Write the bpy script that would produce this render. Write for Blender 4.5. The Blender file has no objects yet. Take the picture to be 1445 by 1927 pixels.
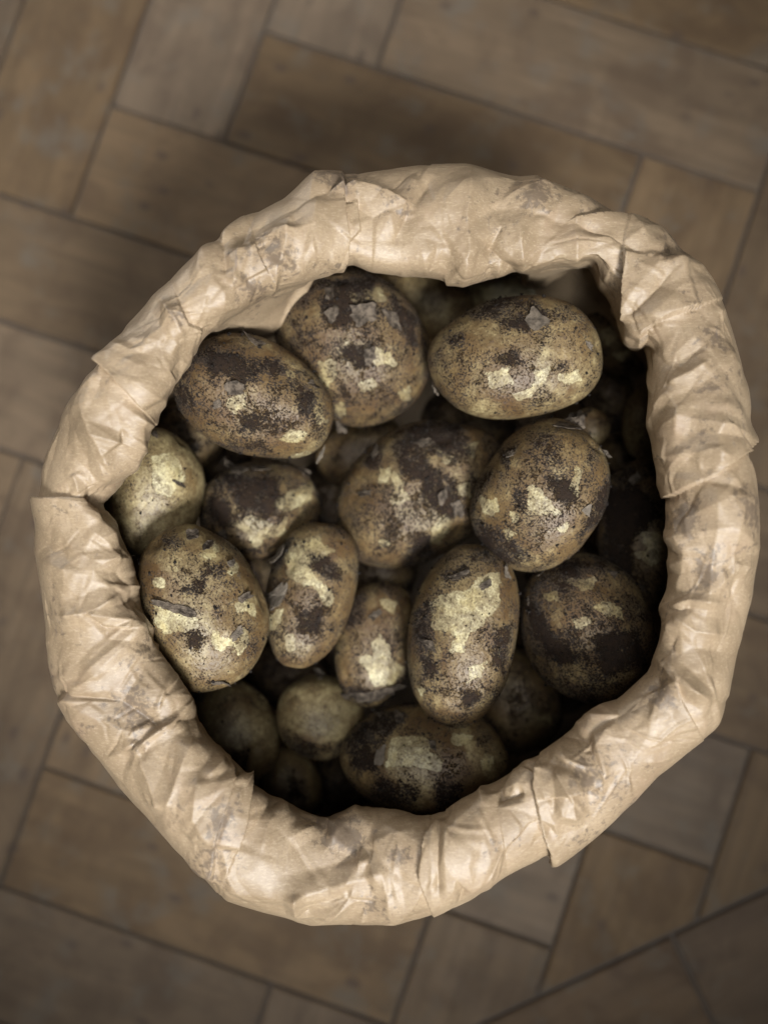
import bpy, bmesh, math, random
import numpy as np
from mathutils import Vector, Matrix
from mathutils.geometry import delaunay_2d_cdt

random.seed(7)
rng = np.random.default_rng(11)
scene = bpy.context.scene
COL = scene.collection

# ------------------------------------------------------------------ camera, light, exposure
CAM_H = 0.5728                       # phone held 57 cm above the floor
RX, RY = 0.0427, 0.0164              # slight tilt of the phone
FPX, CX, CY = 1480.0, 722.5, 963.5   # focal length and centre in photograph pixels
ROT = Matrix.Rotation(RX, 3, 'X') @ Matrix.Rotation(RY, 3, 'Y')

cam_data = bpy.data.cameras.new('camera')
cam = bpy.data.objects.new('camera', cam_data)
COL.objects.link(cam)
cam.matrix_world = Matrix.Translation((0, 0, CAM_H)) @ ROT.to_4x4()
cam_data.sensor_fit = 'VERTICAL'
cam_data.sensor_height = 36.0
cam_data.lens = FPX / 1927.0 * 36.0
cam_data.clip_start = 0.02
cam_data.clip_end = 50.0
cam_data.dof.use_dof = True
cam_data.dof.focus_distance = 0.347
cam_data.dof.aperture_fstop = 3.0
scene.camera = cam

world = bpy.data.worlds.new('World')
scene.world = world
world.use_nodes = True
wb = world.node_tree.nodes['Background']
wb.inputs['Color'].default_value = (0.78, 0.86, 1.0, 1)
wb.inputs['Strength'].default_value = 0.014


def area_lamp(name, loc, target, sx, sy, energy, colour, spread=180):
    ld = bpy.data.lights.new(name, 'AREA')
    ld.shape = 'RECTANGLE'
    ld.size, ld.size_y = sx, sy
    ld.energy = energy
    ld.color = colour
    ld.spread = math.radians(spread)
    lo = bpy.data.objects.new(name, ld)
    COL.objects.link(lo)
    lo.location = loc
    lo.rotation_euler = (Vector(target) - Vector(loc)).to_track_quat('-Z', 'Y').to_euler()
    return lo


area_lamp('window_behind_viewer', (0.31, -0.78, 1.34), (-0.04, 0.07, 0.2), 0.34, 0.34, 2.5, (0.93, 0.97, 1.0), 38)
area_lamp('overhead_fill', (0.0, 0.0, 1.9), (0.0, 0.0, 0.2), 0.8, 0.8, 2.7, (0.93, 0.97, 1.0), 70)  # added fill from above, brightens the inside of the sack
area_lamp('low_window', (-1.3, 1.4, 0.55), (-0.25, 0.3, 0.0), 0.9, 0.6, 15.0, (1.0, 0.97, 0.92))

vs = scene.view_settings
vs.view_transform = 'Standard'
vs.look = 'None'
vs.exposure = 0.30
vs.gamma = 1.0
scene.cycles.use_denoising = True
scene.cycles.max_bounces = 4

# ------------------------------------------------------------------ helpers
RM = np.array(ROT)
CAMP = np.array([0, 0, CAM_H])


def ray(px):
    px = np.atleast_2d(np.asarray(px, float))
    d = np.c_[(px[:, 0] - CX) / FPX, -(px[:, 1] - CY) / FPX, -np.ones(len(px))]
    return d @ RM.T


def at_z(px, z):
    """photograph position -> point of the room at height z"""
    d = ray(px)
    t = (np.asarray(z) - CAM_H) / d[:, 2]
    return CAMP + d * t[:, None]


def at_depth(px, dep):
    return CAMP + ray(px) * dep


def project(P):
    q = (np.asarray(P) - CAMP) @ RM
    return np.c_[CX + FPX * q[:, 0] / -q[:, 2], CY - FPX * q[:, 1] / -q[:, 2]]


def mesh_np(name, V, F, smooth=True):
    me = bpy.data.meshes.new(name)
    V = np.asarray(V, np.float32)
    F = np.asarray(F, np.int32)
    k = F.shape[1]
    me.vertices.add(len(V))
    me.vertices.foreach_set('co', V.ravel())
    me.loops.add(F.size)
    me.loops.foreach_set('vertex_index', F.ravel())
    me.polygons.add(len(F))
    me.polygons.foreach_set('loop_start', np.arange(0, F.size, k, dtype=np.int32))
    me.polygons.foreach_set('loop_total', np.full(len(F), k, np.int32))
    if smooth:
        me.polygons.foreach_set('use_smooth', np.ones(len(F), bool))
    me.update(calc_edges=True)
    return me


def add_obj(name, me, mat, parent=None):
    o = bpy.data.objects.new(name, me)
    COL.objects.link(o)
    if mat is not None and len(me.materials) == 0:
        me.materials.append(mat)
    if parent is not None:
        o.parent = parent
    return o


def tag(o, label, cat, group=None):
    o['label'] = label
    o['category'] = cat
    if group:
        o['group'] = group


def fattr(me, name, val):
    a = me.attributes.new(name, 'FLOAT', 'POINT')
    a.data.foreach_set('value', np.asarray(val, np.float32))


class NT:
    """small node-tree writer"""
    def __init__(self, name):
        self.mat = bpy.data.materials.new(name)
        self.mat.use_nodes = True
        self.t = self.mat.node_tree
        self.b = self.t.nodes['Principled BSDF']

    def n(self, typ, **kw):
        x = self.t.nodes.new(typ)
        for k, v in kw.items():
            setattr(x, k, v)
        return x

    def l(self, a, b):
        self.t.links.new(a, b)

    def setin(self, sock, v):
        if isinstance(v, bpy.types.NodeSocket):
            self.l(v, sock)
        else:
            sock.default_value = v

    def math(self, op, a, b=None, c=None, clamp=False):
        x = self.n('ShaderNodeMath', operation=op, use_clamp=clamp)
        self.setin(x.inputs[0], a)
        if b is not None:
            self.setin(x.inputs[1], b)
        if c is not None:
            self.setin(x.inputs[2], c)
        return x.outputs[0]

    def noise(self, vec, scale, detail=4, rough=0.55, dist=0.0, out='Fac'):
        x = self.n('ShaderNodeTexNoise')
        self.l(vec, x.inputs['Vector'])
        x.inputs['Scale'].default_value = scale
        x.inputs['Detail'].default_value = detail
        x.inputs['Roughness'].default_value = rough
        x.inputs['Distortion'].default_value = dist
        return x.outputs[out]

    def step(self, v, lo, hi, a=0.0, b=1.0, smooth=True):
        x = self.n('ShaderNodeMapRange', interpolation_type='SMOOTHSTEP' if smooth else 'LINEAR')
        self.setin(x.inputs['Value'], v)
        self.setin(x.inputs['From Min'], lo)
        self.setin(x.inputs['From Max'], hi)
        x.inputs['To Min'].default_value = a
        x.inputs['To Max'].default_value = b
        return x.outputs['Result']

    def mix(self, fac, a, b):
        x = self.n('ShaderNodeMix', data_type='RGBA')
        self.setin(x.inputs['Factor'], fac)
        self.setin(x.inputs[6], a if isinstance(a, bpy.types.NodeSocket) else (*a, 1))
        self.setin(x.inputs[7], b if isinstance(b, bpy.types.NodeSocket) else (*b, 1))
        return x.outputs[2]

    def bump(self, h, strength, dist, normal=None):
        x = self.n('ShaderNodeBump')
        x.inputs['Strength'].default_value = strength
        x.inputs['Distance'].default_value = dist
        self.l(h, x.inputs['Height'])
        if normal is not None:
            self.l(normal, x.inputs['Normal'])
        return x.outputs['Normal']

    def mapping(self, vec, scale=(1, 1, 1), loc=None, rot=(0, 0, 0)):
        x = self.n('ShaderNodeMapping')
        self.l(vec, x.inputs['Vector'])
        x.inputs['Scale'].default_value = scale
        x.inputs['Rotation'].default_value = rot
        if loc is not None:
            self.setin(x.inputs['Location'], loc)
        return x.outputs['Vector']


# ------------------------------------------------------------------ materials
def wood_material(name, tone):
    m = NT(name)
    tc = m.n('ShaderNodeTexCoord').outputs['Object']
    oi = m.n('ShaderNodeObjectInfo').outputs['Random']
    off = m.n('ShaderNodeCombineXYZ')
    m.l(m.math('MULTIPLY', oi, 37.0), off.inputs[0])
    m.l(m.math('MULTIPLY', oi, 91.0), off.inputs[1])
    m.l(m.math('MULTIPLY', oi, 13.0), off.inputs[2])
    v = m.mapping(tc, (1, 1, 1), off.outputs[0])
    vg = m.mapping(tc, (3.0, 26.0, 26.0), off.outputs[0])
    g = m.noise(vg, 2.6, 6, 0.6, 0.9)
    big = m.noise(v, 24.0, 6, 0.65, 0.6)
    c = m.mix(m.step(g, 0.30, 0.75), tuple(x * 0.78 for x in tone), tuple(x * 1.10 for x in tone))
    c = m.mix(m.step(big, 0.40, 0.68, 0, 0.60), c, (tone[0] * 0.52, tone[1] * 0.48, tone[2] * 0.48))
    # per-block tone
    hs = m.n('ShaderNodeHueSaturation')
    m.l(c, hs.inputs['Color'])
    m.l(m.step(oi, 0.0, 1.0, 0.84, 1.12, False), hs.inputs['Value'])
    fr = m.math('FRACT', m.math('MULTIPLY', oi, 7.31))
    m.l(m.step(fr, 0.0, 1.0, 0.85, 1.12, False), hs.inputs['Saturation'])
    c = hs.outputs['Color']
    # worn grey film, knots and pale scuffs
    scuff = m.noise(m.mapping(tc, (1, 1, 1), off.outputs[0]), 34.0, 5, 0.65)
    c = m.mix(m.step(scuff, 0.50, 0.72, 0, 0.55), c, (0.090, 0.076, 0.060))
    vor = m.n('ShaderNodeTexVoronoi')
    m.l(m.mapping(tc, (1.0, 1.6, 1.6), off.outputs[0]), vor.inputs['Vector'])
    vor.inputs['Scale'].default_value = 26.0
    c = m.mix(m.step(vor.outputs['Distance'], 0.20, 0.06, 0, 0.6), c, (0.045, 0.03, 0.022))
    m.l(c, m.b.inputs['Base Color'])
    m.l(m.step(scuff, 0.3, 0.7, 0.66, 0.82), m.b.inputs['Roughness'])
    m.b.inputs['Specular IOR Level'].default_value = 0.2
    m.l(m.bump(g, 0.25, 0.002), m.b.inputs['Normal'])
    return m.mat


def plain(name, col, rough=0.8):
    m = NT(name)
    tc = m.n('ShaderNodeTexCoord').outputs['Object']
    k = m.noise(tc, 120.0, 4, 0.6)
    m.l(m.mix(k, tuple(x * 0.7 for x in col), tuple(x * 1.3 for x in col)), m.b.inputs['Base Color'])
    m.b.inputs['Roughness'].default_value = rough
    m.b.inputs['Specular IOR Level'].default_value = 0.1
    return m.mat


def paper_material():
    m = NT('kraft_paper')
    tc = m.n('ShaderNodeTexCoord').outputs['Object']
    fib = m.noise(m.mapping(tc, (1, 1, 1)), 900.0, 3, 0.7)
    fib2 = m.noise(m.mapping(tc, (380, 1500, 900), rot=(0, 0, 0.5)), 1.0, 3, 0.65)
    cloud = m.noise(tc, 28.0, 4, 0.6)
    c = m.mix(m.step(cloud, 0.3, 0.7), (0.185, 0.128, 0.073), (0.258, 0.185, 0.112))
    c = m.mix(m.step(fib, 0.42, 0.64, 0, 0.60), c, (0.19, 0.130, 0.080))
    c = m.mix(m.step(fib2, 0.50, 0.68, 0, 0.45), c, (0.345, 0.262, 0.168))
    # soil stains: soft brown wash, then grainy dark rub marks that sit on some places only
    at = m.n('ShaderNodeAttribute', attribute_name='smudge').outputs['Fac']
    wash = m.noise(m.mapping(tc, (1, 1, 1), (3.1, 1.7, 0.4)), 42.0, 5, 0.6, 0.6)
    w = m.math('MULTIPLY', m.step(wash, 0.52, 0.74), 0.34)
    w = m.math('ADD', w, m.math('MULTIPLY', at, 0.12), clamp=True)
    c = m.mix(w, c, (0.25, 0.165, 0.105))
    zone = m.noise(m.mapping(tc, (1, 1, 1), (9.2, 4.7, 2.4)), 30.0, 3, 0.55)
    grain = m.noise(m.mapping(tc, (1, 1, 1), (2, 5, 1)), 330.0, 5, 0.72, 0.3)
    zz = m.math('ADD', m.math('MULTIPLY', zone, 0.62), m.math('MULTIPLY', at, 0.17))
    rub = m.step(m.math('ADD', zz, m.math('MULTIPLY', grain, 0.85)), 0.845, 0.95)
    c = m.mix(m.math('MULTIPLY', rub, 0.62), c, (0.060, 0.042, 0.031))
    sc = m.noise(m.mapping(tc, (500, 40, 200), (1, 1, 4), (0, 0, 0.62)), 1.0, 3, 0.6)
    c = m.mix(m.math('MULTIPLY', m.step(sc, 0.66, 0.73), m.step(zone, 0.48, 0.62, 0, 0.55)), c, (0.12, 0.09, 0.075))
    m.l(c, m.b.inputs['Base Color'])
    m.b.inputs['Roughness'].default_value = 0.53
    m.b.inputs['Specular IOR Level'].default_value = 0.45
    h = m.math('ADD', m.math('MULTIPLY', fib, 0.5), m.math('MULTIPLY', fib2, 0.5))
    n1 = m.bump(h, 0.35, 0.0004)
    wr = m.noise(m.mapping(tc, (1, 1, 1), (5, 5, 5)), 150.0, 4, 0.6, 1.2)
    n2 = m.bump(wr, 0.16, 0.0010, n1)
    m.l(n2, m.b.inputs['Normal'])
    return m.mat


def potato_material():
    m = NT('earthy_potato_skin')
    tc = m.n('ShaderNodeTexCoord').outputs['Object']
    oi = m.n('ShaderNodeObjectInfo').outputs['Random']

    def prop(nm):
        return m.n('ShaderNodeAttribute', attribute_name=nm, attribute_type='OBJECT').outputs['Fac']
    dirt, bare = prop('dirt'), prop('bare')
    off = m.n('ShaderNodeCombineXYZ')
    for i, k in enumerate((5.0, 11.0, 17.0)):
        m.l(m.math('MULTIPLY', oi, k), off.inputs[i])
    v = m.mapping(tc, (1, 1, 1), off.outputs[0])
    peel_sd = m.n('ShaderNodeAttribute', attribute_name='peel').outputs['Fac']
    soil_sd = m.n('ShaderNodeAttribute', attribute_name='soil').outputs['Fac']

    n_low = m.noise(v, 38.0, 4, 0.6, 0.3)
    n_mid = m.noise(v, 120.0, 5, 0.65, 0.2)
    n_edge = m.noise(v, 300.0, 4, 0.65)
    n_fine = m.noise(v, 1050.0, 3, 0.7)
    n_grain = m.noise(m.mapping(v, (1, 1, 1), (3, 3, 3)), 1700.0, 2, 0.6)

    # skin: brown, tan and paler zones
    skin = m.mix(m.step(n_low, 0.40, 0.66), (0.075, 0.040, 0.015), (0.215, 0.148, 0.064))
    skin = m.mix(m.step(n_mid, 0.44, 0.68, 0, 0.5), skin, (0.275, 0.208, 0.100))
    pale = m.noise(m.mapping(v, (1, 1, 1), (4, 9, 2)), 46.0, 5, 0.62, 0.3)
    pale = m.step(m.math('ADD', pale, m.math('MULTIPLY', bare, 0.16)), 0.50, 0.70)
    skin = m.mix(m.math('MULTIPLY', pale, 0.7), skin, (0.370, 0.298, 0.150))
    # where the skin has come off
    e = m.math('ADD', m.math('MULTIPLY', m.math('SUBTRACT', n_edge, 0.5), 4.2), m.math('MULTIPLY', m.math('SUBTRACT', n_mid, 0.5), 9.0))
    p1 = m.step(m.math('ADD', peel_sd, e), -0.05, 0.10)
    pz = m.math('ADD', m.noise(m.mapping(v, (1, 1, 1), (7, 2, 5)), 90.0, 5, 0.62, 0.8), m.math('MULTIPLY', bare, 0.05))
    p2 = m.step(pz, 0.755, 0.775)
    peel = m.math('MAXIMUM', p1, p2)
    flesh = m.mix(m.step(n_mid, 0.38, 0.62), (0.37, 0.300, 0.145), (0.55, 0.485, 0.285))
    col = m.mix(m.math('MULTIPLY', peel, m.step(n_low, 0.3, 0.6, 0.60, 0.95)), skin, flesh)
    # soil: thin brown wash, clinging dark crust, then specks
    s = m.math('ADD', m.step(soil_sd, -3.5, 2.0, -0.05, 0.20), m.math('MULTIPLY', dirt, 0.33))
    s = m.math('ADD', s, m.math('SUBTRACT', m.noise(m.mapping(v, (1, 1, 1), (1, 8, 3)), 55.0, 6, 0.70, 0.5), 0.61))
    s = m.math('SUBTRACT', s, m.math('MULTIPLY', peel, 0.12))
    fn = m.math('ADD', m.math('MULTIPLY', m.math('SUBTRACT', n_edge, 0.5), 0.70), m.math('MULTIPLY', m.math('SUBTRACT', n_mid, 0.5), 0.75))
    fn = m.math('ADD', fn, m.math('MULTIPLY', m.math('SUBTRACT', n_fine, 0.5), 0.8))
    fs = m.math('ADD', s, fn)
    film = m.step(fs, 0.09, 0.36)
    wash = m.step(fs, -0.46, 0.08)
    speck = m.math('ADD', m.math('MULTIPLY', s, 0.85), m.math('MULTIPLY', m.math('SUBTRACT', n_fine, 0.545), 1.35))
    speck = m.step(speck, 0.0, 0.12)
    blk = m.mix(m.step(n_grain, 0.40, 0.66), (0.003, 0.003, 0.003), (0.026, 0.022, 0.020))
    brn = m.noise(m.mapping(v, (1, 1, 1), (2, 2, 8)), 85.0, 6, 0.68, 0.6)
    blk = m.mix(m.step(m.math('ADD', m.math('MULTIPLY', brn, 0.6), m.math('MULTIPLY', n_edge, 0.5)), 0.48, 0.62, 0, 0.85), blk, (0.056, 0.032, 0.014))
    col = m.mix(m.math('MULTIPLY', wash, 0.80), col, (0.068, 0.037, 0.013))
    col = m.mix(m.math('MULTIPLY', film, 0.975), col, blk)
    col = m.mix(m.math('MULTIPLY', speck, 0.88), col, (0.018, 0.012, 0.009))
    # pores and eyes
    vor = m.n('ShaderNodeTexVoronoi')
    m.l(v, vor.inputs['Vector'])
    vor.inputs['Scale'].default_value = 150.0
    pore = m.step(vor.outputs['Distance'], 0.17, 0.08)
    col = m.mix(m.math('MULTIPLY', pore, 0.6), col, (0.06, 0.036, 0.022))
    m.l(col, m.b.inputs['Base Color'])
    rg = m.step(m.math('MAXIMUM', film, speck), 0, 1, 0.50, 0.85)
    m.l(rg, m.b.inputs['Roughness'])
    m.l(m.step(film, 0, 1, 0.38, 0.04), m.b.inputs['Specular IOR Level'])
    # relief: skin edge, soil crust and fine grain
    h = m.math('ADD', m.math('MULTIPLY', peel, -0.40), m.math('MULTIPLY', film, 0.95))
    h = m.math('ADD', h, m.math('MULTIPLY', speck, 0.22))
    h = m.math('ADD', h, m.math('MULTIPLY', n_edge, 0.45))
    h = m.math('ADD', h, m.math('MULTIPLY', m.math('MULTIPLY', n_grain, film), 0.5))
    wrk = m.noise(m.mapping(v, (1, 1, 1), (6, 1, 9)), 210.0, 4, 0.6, 1.5)
    n0 = m.bump(wrk, 0.30, 0.0016)
    n1 = m.bump(h, 0.85, 0.0008, n0)
    m.l(n1, m.b.inputs['Normal'])
    return m.mat


def flake_material():
    m = NT('dry_skin_flake')
    tc = m.n('ShaderNodeTexCoord').outputs['Object']
    k = m.noise(tc, 320.0, 4, 0.65)
    oi = m.n('ShaderNodeObjectInfo').outputs['Random']
    c = m.mix(m.step(k, 0.35, 0.7), (0.024, 0.018, 0.013), (0.105, 0.080, 0.058))
    c = m.mix(m.step(oi, 0.55, 1.0, 0, 0.5), c, (0.16, 0.130, 0.098))
    m.l(c, m.b.inputs['Base Color'])
    m.b.inputs['Roughness'].default_value = 0.8
    m.b.inputs['Specular IOR Level'].default_value = 0.1
    m.l(m.bump(k, 0.6, 0.0006), m.b.inputs['Normal'])
    return m.mat


M_WOOD = wood_material('worn_oak', (0.104, 0.068, 0.038))
M_BORDER = wood_material('shade_toned_border_oak', (0.072, 0.047, 0.028))  # oak toned down to paint in the dimmer lower right of the floor
M_GAP = plain('dark_floor_joint', (0.068, 0.055, 0.045), 0.9)
M_PAPER = paper_material()
M_POT = potato_material()
M_FLAKE = flake_material()

# ------------------------------------------------------------------ floor: herringbone parquet
W, L = 0.09, 0.2978
T0, PHI = np.array([-0.0150, 0.3570]), -0.3283
cph, sph = math.cos(PHI), math.sin(PHI)


def fl(a, b):
    return (T0[0] + cph * a - sph * b, T0[1] + sph * a + cph * b)


floor_me = bpy.data.meshes.new('floor')
bm = bmesh.new()
for x, y in ((-1.6, -1.6), (1.6, -1.6), (1.6, 1.6), (-1.6, 1.6)):
    bm.verts.new((x, y, -0.003))
bm.faces.new(bm.verts)
bm.to_mesh(floor_me)
bm.free()
floor = add_obj('floor', floor_me, M_GAP)
floor['kind'] = 'structure'

b0 = at_z((1444, 1672), 0.0)[0][:2]
b1 = at_z((1002, 1880), 0.0)[0][:2]
bdir = (b0 - b1) / np.linalg.norm(b0 - b1)
bnor = np.array([bdir[1], -bdir[0]])            # to the lower right, away from the herringbone


def clip_poly(poly, p, n, keep=-0.0015):
    out = []
    for i in range(len(poly)):
        a, b = np.array(poly[i]), np.array(poly[(i + 1) % len(poly)])
        da, db = (a - p) @ n - keep, (b - p) @ n - keep
        if da <= 0:
            out.append(a)
        if (da < 0) != (db < 0) and abs(da - db) > 1e-9:
            out.append(a + (b - a) * da / (da - db))
    return out


def block_mesh(poly, name='floor_block', h=0.012, bev=0.0012):
    bm_ = bmesh.new()
    lo = [bm_.verts.new((p[0], p[1], -h)) for p in poly]
    c = np.mean(np.array(poly), 0)
    mid = [bm_.verts.new((p[0], p[1], -bev)) for p in poly]
    def inset(p):
        d = c - np.array(p)
        q = np.array(p) + np.sign(d) * bev
        return q
    top = [bm_.verts.new((*inset(p), 0)) for p in poly]
    k = len(poly)
    bm_.faces.new(top)
    for i in range(k):
        j = (i + 1) % k
        bm_.faces.new((lo[i], lo[j], mid[j], mid[i]))
        bm_.faces.new((mid[i], mid[j], top[j], top[i]))
    bm_.normal_update()
    me = bpy.data.meshes.new(name)
    bm_.to_mesh(me)
    bm_.free()
    return me


G = 0.0011
full_block = block_mesh([(-L / 2 + G, -W / 2 + G), (L / 2 - G, -W / 2 + G), (L / 2 - G, W / 2 - G), (-L / 2 + G, W / 2 - G)])
full_block.materials.append(M_WOOD)
XM, YM = 0.44, 0.54
for band in range(-3, 4):
    vx, vy = band * (L - W), -band * (L + W)
    for k in range(-14, 15):
        ox, oy = vx + k * W, vy + k * W
        for (x0, x1, y0, y1, rot) in ((ox, ox + L, oy, oy + W, 0.0), (ox - W, ox, oy, oy + L, math.pi / 2)):
            cx, cy = fl((x0 + x1) / 2, (y0 + y1) / 2)
            crn = [fl(x0, y0), fl(x1, y0), fl(x1, y1), fl(x0, y1)]
            if not any(abs(q[0]) < XM and abs(q[1]) < YM for q in crn + [(cx, cy)]):
                continue
            d = [(np.array(q) - b1) @ bnor for q in crn]
            if min(d) > -0.01:
                continue
            ang = PHI + rot + (math.pi if rng.random() < 0.5 else 0)
            if max(d) <= -0.0015:
                o = add_obj('floor_block', full_block, None, floor)
            else:
                loc = [(-L / 2 + G, -W / 2 + G), (L / 2 - G, -W / 2 + G), (L / 2 - G, W / 2 - G), (-L / 2 + G, W / 2 - G)]
                ca, sa = math.cos(ang), math.sin(ang)
                pl = np.array([(b1[0] - cx) * ca + (b1[1] - cy) * sa, -(b1[0] - cx) * sa + (b1[1] - cy) * ca])
                nl = np.array([bnor[0] * ca + bnor[1] * sa, -bnor[0] * sa + bnor[1] * ca])
                poly = clip_poly(loc, pl, nl)
                if len(poly) < 3:
                    continue
                o = add_obj('floor_block', block_mesh(poly), M_WOOD, floor)
            o.location = (cx, cy, rng.normal(0, 0.0004))
            o.rotation_euler = (rng.normal(0, 0.0015), rng.normal(0, 0.0015), ang)
# straight border boards past the herringbone
joint = at_z((1300, 1838), 0.0)[0][:2]
js = (joint - b1) @ bdir
for s0, s1, dd in ((js - 0.75, js - 0.0012, 0.0), (js + 0.0012, js + 0.6, 0.0), (js - 0.6, js + 0.2, 0.094)):
    ln = (s1 - s0) / 2
    me = block_mesh([(-ln, -0.0455), (ln, -0.0455), (ln, 0.0455), (-ln, 0.0455)], 'border_board')
    o = add_obj('border_board', me, M_BORDER, floor)
    c = b1 + bdir * (s0 + s1) / 2 + bnor * (0.048 + dd)
    o.location = (c[0], c[1], 0)
    o.rotation_euler = (0, 0, math.atan2(bdir[1], bdir[0]))

# ------------------------------------------------------------------ the paper sack
ZC = 0.248
PC = np.array([735.0, 1020.0])
OUT = [(740,308),(820,305),(900,312),(980,328),(1050,350),(1120,380),(1180,410),(1245,435),(1295,478),(1335,530),(1365,590),(1390,660),(1408,730),(1414,790),(1424,826),(1418,846),(1425,920),(1427,1000),(1424,1080),(1419,1140),(1410,1190),(1392,1260),(1368,1330),(1353,1362),(1300,1410),(1240,1462),(1180,1520),(1110,1582),(1043,1624),(1030,1616),(960,1650),(900,1677),(830,1714),(790,1728),(745,1742),(650,1743),(570,1735),(490,1715),(425,1695),(400,1665),(350,1610),(290,1555),(240,1495),(190,1430),(140,1370),(110,1310),(92,1250),(85,1180),(78,1100),(70,1040),(69,990),(64,938),(71,918),(76,880),(100,820),(130,760),(160,710),(183,678),(230,630),(270,580),(320,530),(370,485),(420,440),(480,400),(540,375),(600,345),(648,325),(690,315)]
INN = [(700,512),(760,522),(870,535),(940,520),(1020,512),(1108,500),(1125,540),(1150,590),(1178,636),(1212,662),(1222,720),(1225,800),(1235,870),(1250,950),(1255,1020),(1258,1090),(1240,1140),(1235,1200),(1228,1250),(1200,1275),(1130,1330),(1040,1400),(960,1440),(900,1490),(840,1530),(770,1525),(690,1523),(620,1545),(560,1518),(500,1485),(462,1467),(430,1430),(395,1385),(370,1345),(330,1280),(290,1180),(255,1100),(235,1040),(225,980),(200,950),(230,910),(260,850),(290,790),(325,735),(355,680),(378,644),(420,610),(455,588),(500,556),(545,538),(590,522),(640,506),(665,500)]


def polar(pts):
    p = np.array(pts, float) - PC
    th = np.arctan2(p[:, 1], p[:, 0]) % (2 * math.pi)
    r = np.hypot(p[:, 0], p[:, 1])
    i = np.argsort(th)
    th, r = th[i], r[i]
    return np.r_[th - 2 * math.pi, th, th + 2 * math.pi], np.r_[r, r, r]


NU = 1900
TH = np.linspace(0, 2 * math.pi, NU, endpoint=False)


def smooth1(a, k):
    if k <= 0:
        return a
    ker = np.hanning(2 * k + 3)
    ker /= ker.sum()
    return np.convolve(np.r_[a[-k - 1:], a, a[:k + 1]], ker, 'valid')


ro = smooth1(np.interp(TH, *polar(OUT)), 3)
ri = smooth1(np.interp(TH, *polar(INN)), 4)


def angpx(x, y):
    return math.atan2(y - PC[1], x - PC[0]) % (2 * math.pi)


def bumpth(x, y, wdeg):
    d = (TH - angpx(x, y) + math.pi) % (2 * math.pi) - math.pi
    return np.exp(-(d / math.radians(wdeg)) ** 2)


tc_ = 0.42 - 0.17 * bumpth(620, 1600, 16) + 0.08 * bumpth(850, 420, 18) - 0.06 * bumpth(1300, 1000, 16)
hin = 0.027 + 0.006 * bumpth(620, 1600, 16)
hout = 0.021 + 0.0 * TH
zc = ZC + 0.006 * np.sin(TH * 2 + 0.6) + 0.004 * np.sin(TH * 3 + 2.0) - 0.010 * bumpth(620, 1600, 16)
lip = 66 * bumpth(500, 600, 9.5) + 30 * bumpth(1010, 545, 4)   # sheet below the roll that still shows inside

# rows across the roll: outer hem, dome, inner return
NV_O, NV_D, NV_I = 26, 128, 44
rows_px, rows_z, vcm = [], [], []
dirs = np.c_[np.cos(TH), np.sin(TH)]
V = np.zeros((NV_O + NV_D + NV_I, NU, 3))
acc = 0
outer_pt = at_z(PC + dirs * ro[:, None], zc - hout)
cen3 = at_z(PC, ZC)[0]
rad = outer_pt - cen3
rad[:, 2] = 0
rad /= np.linalg.norm(rad, axis=1)[:, None]
for j in range(NV_O):
    f = 1 - j / NV_O
    p = outer_pt - rad * (0.004 * f + 0.006 * f * f)[..., None] if False else outer_pt - rad * (0.004 * f + 0.006 * f * f)
    p = p.copy()
    p[:, 2] -= 0.055 * f
    V[j] = p
for j in range(NV_D):
    q = j / (NV_D - 1)
    a = q * math.pi
    if a < math.pi / 2:
        t = tc_ * (1 - math.cos(a))
        z = zc - hout * (1 - math.sin(a) ** 0.66)
    else:
        t = tc_ + (1 - tc_) * (-math.cos(a))
        z = zc - hin * (1 - max(0.0, math.sin(a)) ** 0.72)
    pxr = ro + (ri - ro) * t
    V[NV_O + j] = at_z(PC + dirs * pxr[:, None], z)
inner_pt = V[NV_O + NV_D - 1].copy()
lw = np.clip(lip / 20, 0, 1)
for j in range(NV_I):
    f = (j + 1) / NV_I
    # default: the sheet turns back outwards and goes down to the wall; where lip > 0 it hangs inwards and shows
    p_def = inner_pt + rad * (0.030 * math.sin(f * math.pi / 2))
    p_def[:, 2] -= 0.010 * math.sin(f * math.pi) + 0.060 * f
    zl = zc - hin - 0.004 - 0.055 * f
    p_lip = at_z(PC + dirs * (ri - lip * min(1, f * 1.3))[:, None], zl)
    V[NV_O + NV_D + j] = p_def * (1 - lw[:, None]) + p_lip * lw[:, None]
NV = V.shape[0]
vidx = np.concatenate([np.linspace(-5.8, 0, NV_O, endpoint=False), np.linspace(0, 6.4, NV_D), np.linspace(6.5, 12.5, NV_I)])
S = TH / (2 * math.pi) * 86.0        # cm along the rim


def grid_normals(V):
    du = np.roll(V, -1, 1) - np.roll(V, 1, 1)
    dv = np.gradient(V, axis=0)
    n = np.cross(du, dv)
    n /= np.linalg.norm(n, axis=2)[..., None] + 1e-12
    return n


N0 = grid_normals(V)
sgn = np.sign((N0[NV_O + NV_D // 2, :, 2]).mean())
N0 *= sgn
PXG = project(V.reshape(-1, 3)).reshape(NV, NU, 2)
vis = np.zeros(NV)
vis[NV_O:NV_O + NV_D] = 0.35 + 0.65 * np.clip(np.arange(NV_D) / 34.0, 0, 1)
vis[NV_O - 10:NV_O] = np.linspace(0, 0.35, 10)
vis[NV_O + NV_D - 30:NV_O + NV_D] *= np.linspace(1, 0.4, 30)
vis[NV_O + NV_D:] = np.linspace(0.4, 0.6, NV_I)


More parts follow.
